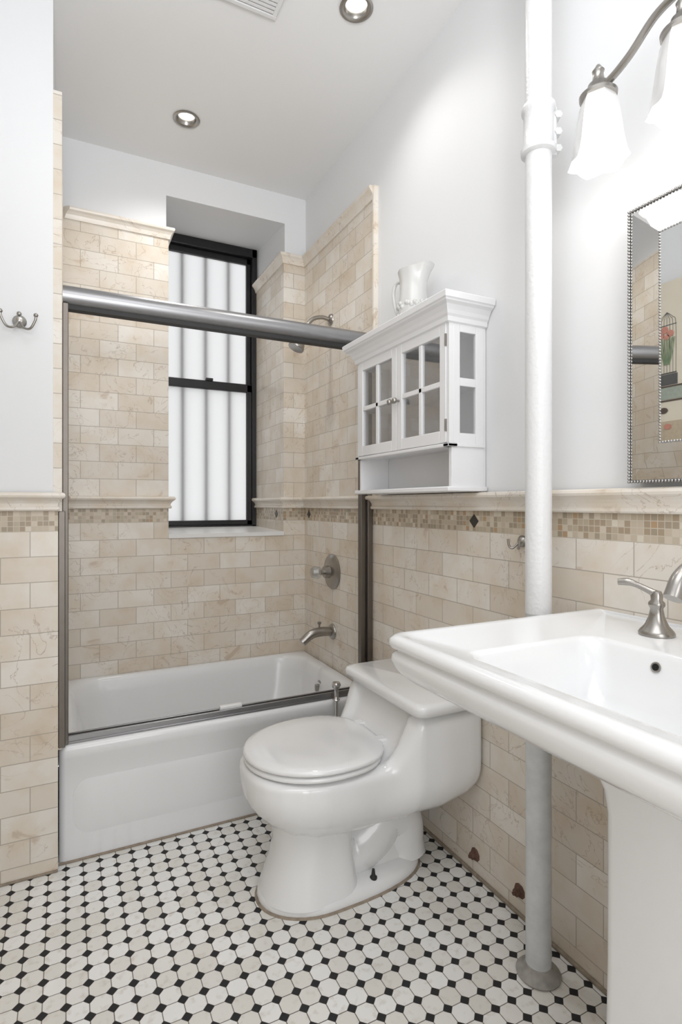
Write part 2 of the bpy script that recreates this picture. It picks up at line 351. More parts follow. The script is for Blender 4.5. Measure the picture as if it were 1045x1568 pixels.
box('upper_glass',wx0+0.05,wx1-0.04,YWIN+0.044,YWIN+0.045,zm,wz1-0.06,'frost',w)
box('lower_glass',wx0+0.05,wx1-0.04,YWIN+0.0245,YWIN+0.0255,wz0+0.03,zm,'frost',w)
bm=bmesh.new()
for x in (0.45,0.578,0.708,0.839,0.97):
    tube('',[(x,YWIN+0.059,1.80),(x,YWIN+0.059,2.62)],0.0105,None,smooth_path=False,n=10,bm=bm)
    tube('',[(x,YWIN+0.059,1.80),(x,YWIN+0.040,1.75),(x,YWIN+0.040,0.9)],0.0105,None,smooth_path=False,n=10,bm=bm)
mk('security_bars',bm,'black',w,smooth=True)
# ---------------------------------------------------------------- bathtub
t=empty('bathtub',(0.54,2.29,0))
TX0,TX1,TY1=-0.02,1.106,2.655
R=[rrect(0.20,0.88,2.12,2.50,0.10,0.085,8),rrect(0.12,0.96,2.06,2.55,0.12,0.10,8),rrect(0.075,1.01,2.03,2.58,0.13,0.16,8),rrect(0.04,1.035,2.005,2.605,0.13,0.30,8),rrect(0.022,1.045,1.995,2.615,0.13,0.350,8),rrect(0.010,1.055,1.988,2.622,0.13,0.362,8),rrect(0.0,1.065,1.98,2.63,0.12,0.366,8),
 rrect(TX0+.012,TX1-.012,YF+0.008,TY1-.01,0.02,0.366,8),rrect(TX0+.003,TX1-.003,YF-0.001,TY1-.002,0.02,0.362,8),rrect(TX0,TX1,YF-0.005,TY1,0.02,0.350,8),rrect(TX0,TX1,YF-0.004,TY1,0.02,0.325,8),rrect(TX0,TX1,YF+0.004,TY1,0.02,0.305,8),rrect(TX0,TX1,YF+0.006,TY1,0.02,0.20,8),rrect(TX0,TX1,YF+0.002,TY1,0.02,0.05,8),rrect(TX0,TX1,YF,TY1,0.02,0.001,8)]
loft('tub_body',R,'tub',t,autos=70)
def prect(x0,x1,z0,z1,r,y): return [(a,y,b) for a,b,_ in rrect(x0,x1,z0,z1,r,0,6)]
loft('apron_panel',[prect(0.02,1.05,0.07,0.25,0.05,YF+0.010),prect(0.02,1.05,0.07,0.25,0.05,YF+0.004),prect(0.045,1.025,0.095,0.225,0.035,YF+0.0005)],'tub',t,autos=80)
lathe('overflow_plate',[(0,0),(0.032,0),(0.034,0.004),(0.03,0.009),(0.0,0.011)],(1.048,2.31,0.285),(-1,0,-0.12),'nickel',t)
box('overflow_lever',1.015,1.04,2.303,2.317,0.27,0.30,'nickel',t,0.003)
lathe('drain',[(0,0),(0.03,0),(0.03,0.003),(0.0,0.004)],(0.82,2.31,0.086),(0,0,1),'nickel',t)
# ---------------------------------------------------------------- shower door frame
s=empty('shower_door_frame',(0.54,1.955,0.366))
lathe('header_tube',[(0.028,0),(0.033,0.0),(0.033,1.112),(0.028,1.112)],(XA+0.002,1.960,1.778),(1,0,0),'alu',s,n=40)
box('header_channel',XA+0.002,XW-0.004,1.945,1.978,1.735,1.752,'dark',s)
box('left_jamb',XA+0.001,XA+0.018,YF+0.004,1.985,0.368,1.75,'frame',s,0.002)
box('left_jamb_flange',-0.021,-0.002,YP+0.0,YP+0.030,0.372,1.098,'frame',s,0.002)
boxes('right_jamb',[(1.085,XW-0.003,YF+0.012,1.985,0.368,1.75),(1.062,1.085,1.958,1.985,0.368,1.75)],'frame',s,0.002)
boxes('bottom_track',[(XA+0.002,XW-0.004,1.938,1.982,0.3665,0.374),(XA+0.002,XW-0.004,1.938,1.946,0.374,0.392),(XA+0.002,XW-0.004,1.972,1.980,0.374,0.388)],'alu',s,0.0015)
box('track_guide',0.49,0.57,1.950,1.968,0.3745,0.402,'plastic',s,0.003)
# ---------------------------------------------------------------- shower fittings
a=empty('shower_head',(XW,2.341,1.98))
lathe('flange',[(0.0,0),(0.028,0),(0.026,0.006),(0.014,0.012),(0.0,0.013)],(XW-0.0005,2.341,1.98),(-1,0,0),'nickel',a)
tube('arm',[(XW-0.004,2.341,1.98),(1.06,2.341,1.985),(1.01,2.341,1.965),(0.965,2.341,1.90)],0.0095,'nickel',a)
lathe('head',[(0.010,-0.035),(0.014,-0.03),(0.012,-0.01),(0.02,0.0),(0.034,0.035),(0.038,0.05),(0.036,0.056),(0.0,0.058)],(0.958,2.341,1.875),(-0.45,0,-0.88),'nickel',a)
a=empty('shower_valve',(XW,2.319,0.808))
lathe('escutcheon',[(0,0),(0.080,0),(0.082,0.004),(0.074,0.012),(0.05,0.018),(0.030,0.022),(0.026,0.045),(0.0,0.045)],(XW-0.0005,2.319,0.808),(-1,0,0),'nickel',a,n=40)
lathe('knob_stem',[(0.012,0.04),(0.012,0.065),(0,0.065)],(XW,2.319,0.808),(-1,0,0),'nickel',a)
bm=bmesh.new(); lathe('',[(0.012,0.06),(0.026,0.068),(0.030,0.085),(0.024,0.105),(0.012,0.112),(0,0.112)],(XW,2.319,0.808),(-1,0,0),None,n=10,bm=bm); mk('crystal_knob',bm,'crystal',a)
a=empty('tub_spout',(XW,2.319,0.527))
lathe('flange',[(0,0),(0.036,0),(0.036,0.004),(0.028,0.012),(0.0,0.013)],(XW-0.0005,2.319,0.53),(-1,0,0),'nickel',a)
tube('spout',[(XW-0.006,2.319,0.53),(1.05,2.319,0.535),(1.00,2.319,0.527),(0.955,2.319,0.495)],[0.020,0.022,0.021,0.019],'nickel',a)
lathe('diverter',[(0.004,0),(0.004,0.015),(0.009,0.02),(0.009,0.028),(0,0.03)],(1.04,2.319,0.553),(0,0,1),'nickel',a)
# ---------------------------------------------------------------- toilet (bowl points to -x)
CY=1.50
T=empty('toilet',(0.75,CY,0))
def lerp(tab,x):
    if x<=tab[0][0]: return tab[0][1:]
    for p,q in zip(tab,tab[1:]):
        if x<=q[0]:
            f=(x-p[0])/(q[0]-p[0]); f=f*f*(3-2*f)*0.35+f*0.65
            return tuple(a+(b-a)*f for a,b in zip(p[1:],q[1:]))
    return tab[-1][1:]
# x : hw, ztop, zmid, zbot, nTop, nBot
tab=[(0.442,0.012,0.372,0.36,0.345,2.4,2.0),(0.446,0.052,0.380,0.355,0.31,3,2.0),(0.456,0.085,0.384,0.352,0.285,4,2.0),(0.475,0.118,0.386,0.350,0.26,5,2.0),(0.51,0.150,0.386,0.348,0.228,6,2.1),(0.56,0.172,0.386,0.346,0.20,6,2.2),(0.62,0.184,0.386,0.345,0.18,6,2.2),(0.70,0.187,0.386,0.34,0.17,6,2.2),(0.77,0.184,0.387,0.33,0.17,6,2.2),(0.805,0.187,0.398,0.32,0.175,5,2.2),(0.832,0.194,0.422,0.32,0.18,5,2.3),(0.857,0.204,0.462,0.33,0.185,6,2.4),(0.880,0.214,0.512,0.34,0.19,8,2.5),(0.895,0.220,0.526,0.36,0.195,10,2.6),(0.98,0.226,0.526,0.36,0.20,10,2.7),(1.06,0.226,0.526,0.37,0.22,10,2.8),(1.095,0.222,0.526,0.38,0.235,10,2.9),(1.104,0.212,0.524,0.38,0.25,10,2.9)]
rings=[]; NS=84
xs=[]
for p,q in zip(tab,tab[1:]):
    k=max(1,int((q[0]-p[0])/0.009)); xs+=[p[0]+(q[0]-p[0])*i/k for i in range(k)]
xs.append(tab[-1][0])
for x in xs:
    hw,zt,zm_,zb,nt_,nb_=lerp(tab,x); r=[]
    for i in range(NS):
        th=2*math.pi*i/NS; c,sn=math.cos(th),math.sin(th); n=nt_ if sn>=0 else nb_
        yy=hw*math.copysign(abs(c)**(2/n),c)
        if sn>=0 and 0.79<x<0.93:
            wgt=min(1,max(0,(0.165-abs(yy))/0.035)); wgt=wgt*wgt*(3-2*wgt)
            zt2=lerp(tab,x-0.026*wgt)[1]
        else: zt2=zt
        zz=zm_+((zt2-zm_) if sn>=0 else (zm_-zb))*math.copysign(abs(sn)**(2/n),sn)
        r.append((x,CY+yy,zz))
    rings.append(r)
loft('bowl_and_tank',rings,'ceramic',T,autos=60)
def egg(xf,xc,xb,hw,z,n=40,ef=2.0,eb=2.6):
    pts=[]
    for i in range(n):
        th=2*math.pi*i/n; c,sn=math.cos(th),math.sin(th); e=eb if c>=0 else ef
        ax=(xb-xc) if c>=0 else (xc-xf)
        pts.append((xc+ax*math.copysign(abs(c)**(2/e),c),CY+hw*math.copysign(abs(sn)**(2/e),sn),z))
    return pts
loft('foot',[egg(0.487,0.66,1.0,0.130,0.001),egg(0.485,0.66,1.003,0.132,0.012),egg(0.489,0.66,1.0,0.129,0.024),egg(0.50,0.67,0.99,0.115,0.034),egg(0.52,0.7,0.97,0.09,0.042)],'ceramic',T,autos=70)
loft('front_column',[egg(0.489,0.62,0.76,0.128,0.02,eb=5),egg(0.503,0.62,0.755,0.118,0.06,eb=5),egg(0.522,0.63,0.75,0.108,0.11,eb=5),egg(0.532,0.64,0.745,0.105,0.16,eb=5),egg(0.530,0.64,0.75,0.112,0.20,eb=4),egg(0.512,0.63,0.77,0.135,0.25,eb=3),egg(0.492,0.63,0.79,0.15,0.30,eb=3)],'ceramic',T,autos=70)
loft('rear_web',[egg(0.70,0.85,1.0,0.07,0.02,ef=4,eb=4),egg(0.70,0.86,0.985,0.052,0.08,ef=4,eb=4),egg(0.70,0.87,1.0,0.055,0.15,ef=4,eb=4),egg(0.68,0.88,1.04,0.11,0.23,ef=4,eb=4)],'ceramic',T,autos=70)
tube('trapway',[(0.70,CY,0.09),(0.77,CY,0.075),(0.84,CY,0.115),(0.89,CY,0.16),(0.945,CY,0.13),(0.955,CY,0.06),(0.955,CY,0.03)],[0.075,0.082,0.082,0.08,0.075,0.075,0.08],'ceramic',T,n=24)
# seat and lid
loft('seat',[egg(0.457,0.655,0.836,0.181,0.387),egg(0.450,0.655,0.840,0.188,0.391),egg(0.450,0.655,0.840,0.188,0.399),egg(0.457,0.655,0.836,0.182,0.403)],'ceramic',T,autos=80)
loft('lid',[egg(0.456,0.655,0.842,0.182,0.4055),egg(0.448,0.655,0.848,0.190,0.409),egg(0.447,0.655,0.848,0.191,0.416),egg(0.454,0.655,0.844,0.185,0.422),egg(0.475,0.655,0.825,0.166,0.4265),egg(0.54,0.665,0.78,0.11,0.430)],'ceramic',T,autos=80)
boxes('hinges',[(0.825,0.862,CY-0.085,CY-0.05,0.388,0.424),(0.825,0.862,CY+0.05,CY+0.085,0.388,0.424)],'ceramic',T,0.005)
loft('tank_lid',[rrect(0.878,1.106,CY-0.225,CY+0.225,0.03,0.524),rrect(0.868,1.106,CY-0.236,CY+0.236,0.035,0.529),rrect(0.866,1.106,CY-0.238,CY+0.238,0.035,0.548),rrect(0.871,1.104,CY-0.233,CY+0.233,0.032,0.557),rrect(0.885,1.10,CY-0.218,CY+0.218,0.03,0.561)],'ceramic',T,autos=70)
lathe('floor_bolt',[(0.011,0),(0.011,0.006),(0.006,0.010),(0.004,0.028),(0,0.028)],(0.80,CY-0.100,0.033),(0,0,1),'dark',T)
loft('trim_3',[egg(0.479,0.66,1.008,0.138,0.0003),egg(0.483,0.66,1.004,0.134,0.004)],'caulk',None)
a=empty('supply_valve',(0.94,1.905,0.37))
lathe('valve_body',[(0.012,0),(0.014,0.004),(0.009,0.01),(0.009,0.045),(0.014,0.05),(0.018,0.06),(0.014,0.07),(0,0.072)],(0.925,1.905,0.37),(0,0,1),'chrome',a)
tube('valve_pipe',[(0.925,1.905,0.375),(0.925,1.905,0.001)],0.006,'chrome',a,smooth_path=False)
# ---------------------------------------------------------------- pedestal sink
K=empty('pedestal_sink',(0.85,0.55,0))
XS=1.1085
def sr(e,z,r,x0=0.54): return rrect(x0-e,XS,0.205-e,0.900+e,r,z,7,rb=0.003)
rings=[rrect(0.73,0.79,0.50,0.60,0.02,0.742,7),rrect(0.67,0.84,0.42,0.68,0.05,0.748,7),rrect(0.64,0.868,0.365,0.71,0.05,0.775,7),rrect(0.612,0.888,0.328,0.728,0.045,0.835,7),rrect(0.601,0.896,0.315,0.737,0.04,0.862,7),rrect(0.596,0.900,0.310,0.741,0.035,0.8685,7),rrect(0.590,0.905,0.304,0.747,0.035,0.8705,7),
 rrect(0.567,XS-.0006,0.236,0.870,0.03,0.8715,7,rb=0.003),rrect(0.560,XS-.0003,0.228,0.878,0.03,0.876,7,rb=0.003),sr(-0.012,0.8775,0.03),sr(-0.003,0.876,0.035),sr(0.003,0.871,0.035),sr(0.005,0.863,0.035),sr(0.003,0.856,0.035),sr(-0.005,0.852,0.035),sr(-0.006,0.848,0.035),sr(0.000,0.842,0.035),sr(0.002,0.832,0.035),sr(-0.001,0.820,0.04),sr(-0.008,0.808,0.045),sr(-0.022,0.797,0.05),sr(-0.05,0.788,0.06),sr(-0.10,0.772,0.07),sr(-0.16,0.748,0.08),sr(-0.22,0.715,0.07)]
loft('basin',rings,'ceramic',K,autos=60)
def pr(x0,x1,y0,y1,z,r=0.02): return rrect(x0,x1,y0,y1,r,z,6)
loft('pedestal',[pr(0.785,1.06,0.435,0.668,0.001),pr(0.785,1.06,0.435,0.668,0.04),pr(0.80,1.05,0.448,0.657,0.06),pr(0.812,1.045,0.452,0.648,0.10),pr(0.815,1.04,0.455,0.645,0.35),pr(0.815,1.04,0.455,0.645,0.60),pr(0.810,1.045,0.451,0.649,0.64),pr(0.795,1.06,0.440,0.660,0.68),pr(0.77,1.08,0.415,0.685,0.715),pr(0.735,1.09,0.385,0.715,0.745)],'ceramic',K,autos=50)
lathe('overflow_hole',[(0,0),(0.008,0),(0.009,0.0015),(0.007,0.002),(0,0.0021)],(0.8905,0.60,0.845),(-1,0,0.35),'nickel',K)
lathe('overflow_dark',[(0,0),(0.006,0.0)],(0.8882,0.60,0.846),(-1,0,0.35),'dark',K)
lathe('drain',[(0,0),(0.022,0),(0.02,0.003),(0.0,0.003)],(0.76,0.55,0.743),(0,0,1),'nickel',K)
# faucet
FA=empty('sink_faucet',(1.008,0.56,0.876))
def handle(y,sgn,nm):
    lathe(nm+'_base',[(0,0),(0.031,0.0),(0.032,0.004),(0.029,0.009),(0.021,0.018),(0.014,0.034),(0.011,0.050),(0.0145,0.056),(0.0145,0.061),(0.010,0.066),(0.011,0.075),(0.008,0.083),(0,0.085)],(1.008,y,0.8715),(0,0,1),'nickel',FA)
    tube(nm+'_lever',[(1.008,y,0.948),(0.998,y+0.018*sgn,0.958),(0.985,y+0.040*sgn,0.968),(0.975,y+0.058*sgn,0.967)],[0.008,0.006,0.0055,0.0075,0.006],'nickel',FA)
handle(0.678,1,'far_handle'); handle(0.442,-1,'near_handle')
lathe('spout_base',[(0,0),(0.033,0.0),(0.034,0.004),(0.031,0.009),(0.023,0.02),(0.017,0.040),(0.016,0.055),(0,0.056)],(1.008,0.56,0.8715),(0,0,1),'nickel',FA)
tube('spout',[(1.008,0.56,0.90),(1.006,0.56,0.965),(0.985,0.56,1.005),(0.94,0.56,1.02),(0.895,0.56,1.002),(0.873,0.56,0.968)],[0.016,0.014,0.0125,0.0125,0.0135,0.015],'nickel',FA,n=20)
# ---------------------------------------------------------------- riser pipe
P=empty('riser_pipe',(1.011,0.976,0))
px,py=1.011,0.976
lathe('pipe_upper',[(0.0305,0.86),(0.0305,CE-0.001)],(px,py,0),(0,0,1),'pipe',P,n=36)
lathe('pipe_lower',[(0.0295,0.01),(0.0295,0.862)],(px,py,0),(0,0,1),'pipe_old',P,n=36)
lathe('coupling',[(0.030,1.95),(0.040,1.955),(0.041,1.965),(0.034,1.972),(0.0345,2.05),(0.039,2.055),(0.039,2.066),(0.034,2.072),(0.0305,2.074)],(px,py,0),(0,0,1),'pipe',P,n=36)
lathe('floor_flange',[(0.050,0.0005),(0.052,0.005),(0.047,0.010),(0.036,0.014),(0.031,0.022),(0.0295,0.028)],(px,py,0),(0,0,1),'flange',P,n=30)
dv=Vector((0.8957,-0.4446,0)); c0=Vector((px,py,2.0))
bm=bmesh.new()
for dz in (-0.035,0.005,0.045):
    q=c0+dv*0.045+Vector((0,0,dz)); lathe('',[(0,-0.014),(0.009,-0.014),(0.009,0.010),(0,0.010)],q,(-0.4446,-0.8957,0),None,n=6,bm=bm)
tube('',[c0+dv*0.036+Vector((0,0,-0.05)),c0+dv*0.036+Vector((0,0,0.065))],0.008,None,smooth_path=False,bm=bm,n=8)
mk('clamp_bolts',bm,'pipe',P)
# ---------------------------------------------------------------- wall cabinet
C=empty('wall_cabinet',(1.04,1.56,1.15))
cx0,cx1,cy0,cy1=0.978,XW-0.002,1.281,1.835
z0,zs,zt_=1.157,1.291,1.648
cx1u=XW+0.007
boxes('carcass',[(cx1u-0.008,cx1u,cy0+0.002,cy1-0.002,z0+0.001,zt_),(cx0+0.018,cx1u-0.008,cy0+0.014,cy1-0.014,zs-0.001,zs+0.012),(cx0+0.018,cx1u-0.008,cy0+0.014,cy1-0.014,zt_-0.014,zt_),(cx0+0.02,cx1u-0.008,cy0+0.014,cy1-0.014,1.465,1.475)],'cab',C)
def side(nm,ya,yb):
    boxes(nm,[(cx0+0.018,cx0+0.042,ya,yb,zs,zt_),(cx1u-0.038,cx1u-0.008,ya,yb,zs,zt_),(cx0+0.042,cx1u-0.038,ya,yb,zs,zs+0.035),(cx0+0.042,cx1u-0.038,ya,yb,zt_-0.030,zt_),(cx0+0.042,cx1u-0.038,ya,yb,1.462,1.486)],'cab',C,0.0015)
    ym=(ya+yb)/2; boxes(nm+'_glass',[(cx0+0.040,cx1u-0.036,ym-0.001,ym+0.001,zs+0.03,zt_-0.025)],'glass',C)
    boxes(nm+'_lower',[(cx0+0.012,cx1u-0.008,ya,yb,z0+0.012,zs)],'cab',C,0.0015)
side('near_side',cy0,cy0+0.014); side('far_side',cy1-0.014,cy1)
boxes('ledge_moulding',[(cx0-0.004,cx1u-0.008,cy0-0.005,cy0+0.02,zs-0.006,zs+0.004),(cx0-0.004,cx0+0.03,cy0-0.005,cy1+0.005,zs-0.006,zs+0.004),(cx0-0.004,cx1u-0.008,cy1-0.02,cy1+0.005,zs-0.006,zs+0.004)],'cab',C,0.002)
box('bottom_board',cx0-0.006,XW+0.007,cy0-0.008,cy1+0.008,z0,z0+0.014,'cab',C,0.003)
ymid=(cy0+cy1)/2
def door(nm,ya,yb):
    st=0.030; zb,zu=zs+0.006,zt_-0.004
    yc=(ya+yb)/2; zc=(zb+zu)/2
    boxes(nm,[(cx0,cx0+0.017,ya,ya+st,zb,zu),(cx0,cx0+0.017,yb-st,yb,zb,zu),(cx0,cx0+0.017,ya+st,yb-st,zb,zb+0.036),(cx0,cx0+0.017,ya+st,yb-st,zu-0.034,zu),(cx0+0.002,cx0+0.015,yc-0.008,yc+0.008,zb+0.036,zu-0.034),(cx0+0.002,cx0+0.015,ya+st,yb-st,zc-0.008,zc+0.008)],'cab',C,0.002)
    box(nm+'_glass',cx0+0.008,cx0+0.010,ya+st-0.002,yb-st+0.002,zb+0.03,zu-0.03,'glass',C)
door('near_door',cy0+0.012,ymid-0.0012); door('far_door',ymid+0.0012,cy1-0.012)
boxes('near_face_stile',[(cx0+0.003,cx0+0.018,cy0,cy0+0.0105,zs,zt_),(cx0+0.003,cx0+0.018,cy1-0.0105,cy1,zs,zt_)],'cab',C)
for i,y in enumerate((ymid-0.016,ymid+0.016)):
    lathe('knob_%d'%(i+1),[(0.004,0),(0.004,0.010),(0.009,0.014),(0.010,0.019),(0.007,0.024),(0,0.025)],(cx0,y,1.458),(-1,0,0),'nickel',C)
boxes('hinges',[(cx0-0.003,cx0+0.004,cy0+0.010,cy0+0.014,z,z+0.035) for z in (1.33,1.575)],'nickel',C)
def cr(e,z): return [(cx0-e,cy0-e,z),(cx1u,cy0-e,z),(cx1u,cy1+e,z),(cx0-e,cy1+e,z)]
loft('crown_moulding',[cr(0.001,1.640),cr(0.006,1.643),cr(0.007,1.656),cr(0.012,1.662),cr(0.016,1.672),cr(0.024,1.684),cr(0.034,1.690),cr(0.036,1.694),cr(0.040,1.697),cr(0.042,1.712),cr(0.038,1.716)],'cab',C,smooth=False)
# pitcher
J=empty('ceramic_pitcher',(1.03,1.54,1.716))
jx,jy,jz=1.035,1.545,1.7165
nv=40; rings=[]
prof=[(0.036,0.0),(0.046,0.004),(0.050,0.02),(0.049,0.06),(0.045,0.11),(0.044,0.14),(0.047,0.160),(0.051,0.176)]
sd=Vector((0.35,-0.937))
def jr(r,h,inset=0):
    out=[]
    for i in range(nv):
        a_=2*math.pi*i/nv; d=Vector((math.cos(a_),math.sin(a_))); al=max(0,d.dot(sd)); tt=max(0,(h-0.10)/0.082)
        rr=r*(1+0.62*tt*tt*al**5)*(1+0.02*math.cos(8*a_))-inset
        zz=h+0.012*tt*tt*al**3
        out.append((jx+rr*d.x,jy+rr*d.y,jz+zz))
    return out
loft('body',[jr(r,h) for r,h in prof]+[jr(r,h,0.005) for r,h in prof[:1:-1]]+[jr(0.03,0.012)],'jug',J,autos=80)
hd=Vector((-sd.x,-sd.y,0)); O=Vector((jx,jy,jz))
tube('handle',[O+hd*0.043+Vector((0,0,0.150)),O+hd*0.070+Vector((0,0,0.155)),O+hd*0.082+Vector((0,0,0.125)),O+hd*0.076+Vector((0,0,0.08)),O+hd*0.066+Vector((0,0,0.05)),O+hd*0.046+Vector((0,0,0.038))],[0.005,0.0065,0.006,0.006,0.005,0.005],'jug',J)
bm=bmesh.new()
for i in range(40):
    a_=i*2.4; h=0.015+0.055*random.random(); sphere('',(jx+0.048*math.cos(a_),jy+0.048*math.sin(a_),jz+h),0.008,None,bm=bm,seg=8)
mk('embossed_leaves',bm,'jug',J,smooth=True,autos=80)
# ---------------------------------------------------------------- mirror (centre glass raised, strips slope back to the outer edge)
MR=empty('wall_mirror',(1.1,0.60,1.167))
my0,my1,mz0,mz1=0.41,0.789,1.167,1.744; b_=0.077
xo,xi,xb=1.080,1.068,XW+0.008
def mring(y0,y1,z0_,z1_,x): return [(x,y0,z0_),(x,y1,z0_),(x,y1,z1_),(x,y0,z1_)]
loft('frame_side',[mring(my0,my1,mz0,mz1,xb),mring(my0,my1,mz0,mz1,xo+0.003),mring(my0+0.004,my1-0.004,mz0+0.004,mz1-0.004,xo+0.002)],'silver',MR,smooth=False,c1=False)
bm=bmesh.new()
O_=mring(my0+.004,my1-.004,mz0+.004,mz1-.004,xo+0.002); I_=mring(my0+b_,my1-b_,mz0+b_,mz1-b_,xi)
loftb(bm,[O_,I_],False,False); mk('bevelled_mirror_border',bm,'mirror',MR)
bm=bmesh.new(); bm.faces.new([bm.verts.new(p) for p in mring(my0+b_,my1-b_,mz0+b_,mz1-b_,xi)]); mk('mirror_glass',bm,'mirror',MR)
bm=bmesh.new()
def beads(y0,y1,za,zb,x,r):
    for (a0,b0),(a1,b1) in (((y0,za),(y1,za)),((y1,za),(y1,zb)),((y1,zb),(y0,zb)),((y0,zb),(y0,za))):
        L=math.hypot(a1-a0,b1-b0); n=int(L/(2.1*r))
        for i in range(n): sphere('',(x,a0+(a1-a0)*i/n,b0+(b1-b0)*i/n),r,None,bm=bm,seg=6)
beads(my0,my1,mz0,mz1,xo,0.0032); beads(my0+b_,my1-b_,mz0+b_,mz1-b_,xi,0.0028)
mk('bead_trim',bm,'silver',MR,smooth=True,autos=80)
# ---------------------------------------------------------------- vanity light
L=empty('vanity_light',(1.0,0.61,2.0))
ys=(0.785,0.61,0.435); lx=0.98
def octr(r,z,y,n=8,amp=0):
    out=[]
    for i in range(48):
        a_=2*math.pi*i/48+math.pi/8; k=2*math.pi/6; loc=((a_)%k)-k/2; rr=r*(math.cos(k/2)/math.cos(loc)*0.85+0.15)
        out.append((lx+rr*math.cos(a_),y+rr*math.sin(a_),z-amp*abs(math.cos(3*a_))))
    return out
for i,y in enumerate(ys):
    loft('shade_%d'%(i+1),[octr(0.026,1.958,y),octr(0.032,1.953,y),octr(0.037,1.940,y),octr(0.043,1.905,y),octr(0.049,1.860,y),octr(0.054,1.836,y),octr(0.060,1.826,y,amp=0.006),octr(0.057,1.826,y,amp=0.006),octr(0.051,1.838,y),octr(0.046,1.86,y),octr(0.040,1.905,y),octr(0.034,1.940,y)],'shade',L,c0=True,c1=False,autos=20)
    sphere('bulb_%d'%(i+1),(lx,y,1.885),0.022,'bulb',L,sc=(1,1,1.3))
    lathe('fitter_%d'%(i+1),[(0.0,0),(0.036,0.0),(0.037,0.006),(0.030,0.012),(0.022,0.018),(0.020,0.028),(0.012,0.034),(0.010,0.050),(0.012,0.056),(0.007,0.063),(0.004,0.068),(0,0.070)],(lx,y,1.953),(0,0,1),'nickel',L)
for i,(ya,yb) in enumerate(((0.785,0.61),(0.435,0.61))):
    tube('arm_%d'%(i+1),[(lx,ya,1.985),(lx,ya+(yb-ya)*0.12,1.972),(lx,ya+(yb-ya)*0.4,1.99),(lx,ya+(yb-ya)*0.7,2.025),(lx,yb,2.035)],0.0075,'nickel',L)
tube('drop',[(lx,0.61,2.04),(lx,0.61,1.98)],0.008,'nickel',L,smooth_path=False)
tube('wall_arm',[(lx,0.61,2.035),(1.03,0.61,2.045),(XW+0.0,0.61,2.03)],0.009,'nickel',L)
lathe('back_plate',[(0,0),(0.055,0),(0.056,0.006),(0.045,0.014),(0.02,0.02),(0,0.02)],(XW+0.009,0.61,2.03),(-1,0,0),'nickel',L)
for y in ys:
    ld=bpy.data.lights.new('vanity_bulb_light','POINT'); ld.energy=0.45; ld.shadow_soft_size=0.03; ld.color=(1,0.97,0.93)
    lo=bpy.data.objects.new('vanity_bulb_light',ld); COL.objects.link(lo); lo.location=(lx,y,1.795); lo.parent=L; lo.matrix_parent_inverse=Matrix.Translation(L.location).inverted()
# ---------------------------------------------------------------- ceiling downlights + vent
for i,(x,y) in enumerate(DL):
    D=empty('recessed_downlight' if i==0 else 'recessed_downlight.001',(x,y,CE))
    lathe('trim_ring',[(0.0425,0.0),(0.052,-0.001),(0.054,-0.004),(0.050,-0.007),(0.042,-0.006),(0.036,0.0),(0.031,0.03),(0.030,0.05)],(x,y,CE),(0,0,1),'nickel',D,n=40,caps=False) 
    lathe('lamp',[(0.0,0.018),(0.018,0.019),(0.026,0.026),(0.029,0.045),(0.0,0.046)],(x,y,CE),(0,0,1),'down',D,n=32)
    ld=bpy.data.lights.new('downlight_spot','SPOT'); ld.energy=15 if i==0 else 7; ld.spot_size=math.radians(140); ld.spot_blend=1.0; ld.shadow_soft_size=0.04; ld.color=(1,0.975,0.94)
    lo=bpy.data.objects.new('downlight_spot',ld); COL.objects.link(lo); lo.location=(x,y,CE-0.03); lo.parent=D; lo.matrix_parent_inverse=Matrix.Translation(D.location).inverted()
V_=empty('ceiling_vent',(0.485,1.585,CE))
boxes('vent_frame',[(0.36,0.61,1.46,1.475,CE-0.010,CE-0.0005),(0.36,0.61,1.695,1.71,CE-0.010,CE-0.0005),(0.36,0.375,1.475,1.695,CE-0.010,CE-0.0005),(0.595,0.61,1.475,1.695,CE-0.010,CE-0.0005)],'plastic',V_,0.002)
boxes('vent_slats',[(0.375,0.595,1.478+k*0.0145,1.487+k*0.0145,CE-0.009,CE-0.002) for k in range(15)],'plastic',V_)
box('vent_dark',0.375,0.595,1.475,1.695,CE-0.0015,CE-0.0005,'nickel',V_)
# ---------------------------------------------------------------- hooks
H=empty('robe_hook',(-0.124,YP,1.664)); hx,hy,hz=-0.124,YP+0.006,1.664
lathe('rosette',[(0,0),(0.018,0),(0.019,0.004),(0.013,0.010),(0.009,0.022),(0.0,0.024)],(hx,hy,hz),(0,-1,0),'nickel',H)
for i,sg in enumerate((-1,1)):
    tube('arm_%d'%(i+1),[(hx,hy-0.018,hz+0.0),(hx+sg*0.012,hy-0.03,hz-0.024),(hx+sg*0.030,hy-0.045,hz-0.028),(hx+sg*0.043,hy-0.052,hz-0.005),(hx+sg*0.045,hy-0.054,hz+0.008)],0.0035,'nickel',H)
    sphere('tip_%d'%(i+1),(hx+sg*0.045,hy-0.054,hz+0.010),0.0065,'nickel',H)
sphere('top_ball',(hx-0.0,hy-0.02,hz+0.018),0.007,'nickel',H)
H=empty('robe_hook.001',(XW,1.113,1.02)); hy=1.125;hz=1.02
lathe('rosette',[(0,0),(0.016,0),(0.016,0.004),(0.008,0.012),(0,0.014)],(XW-0.0005,hy,hz),(-1,0,0),'nickel',H)
for i,sg in enumerate((-1,1)):
    tube('arm_%d'%(i+1),[(XW-0.01,hy,hz),(XW-0.026,hy+sg*0.010,hz-0.018),(XW-0.032,hy+sg*0.018,hz-0.014),(XW-0.034,hy+sg*0.021,hz+0.006)],0.0032,'nickel',H)
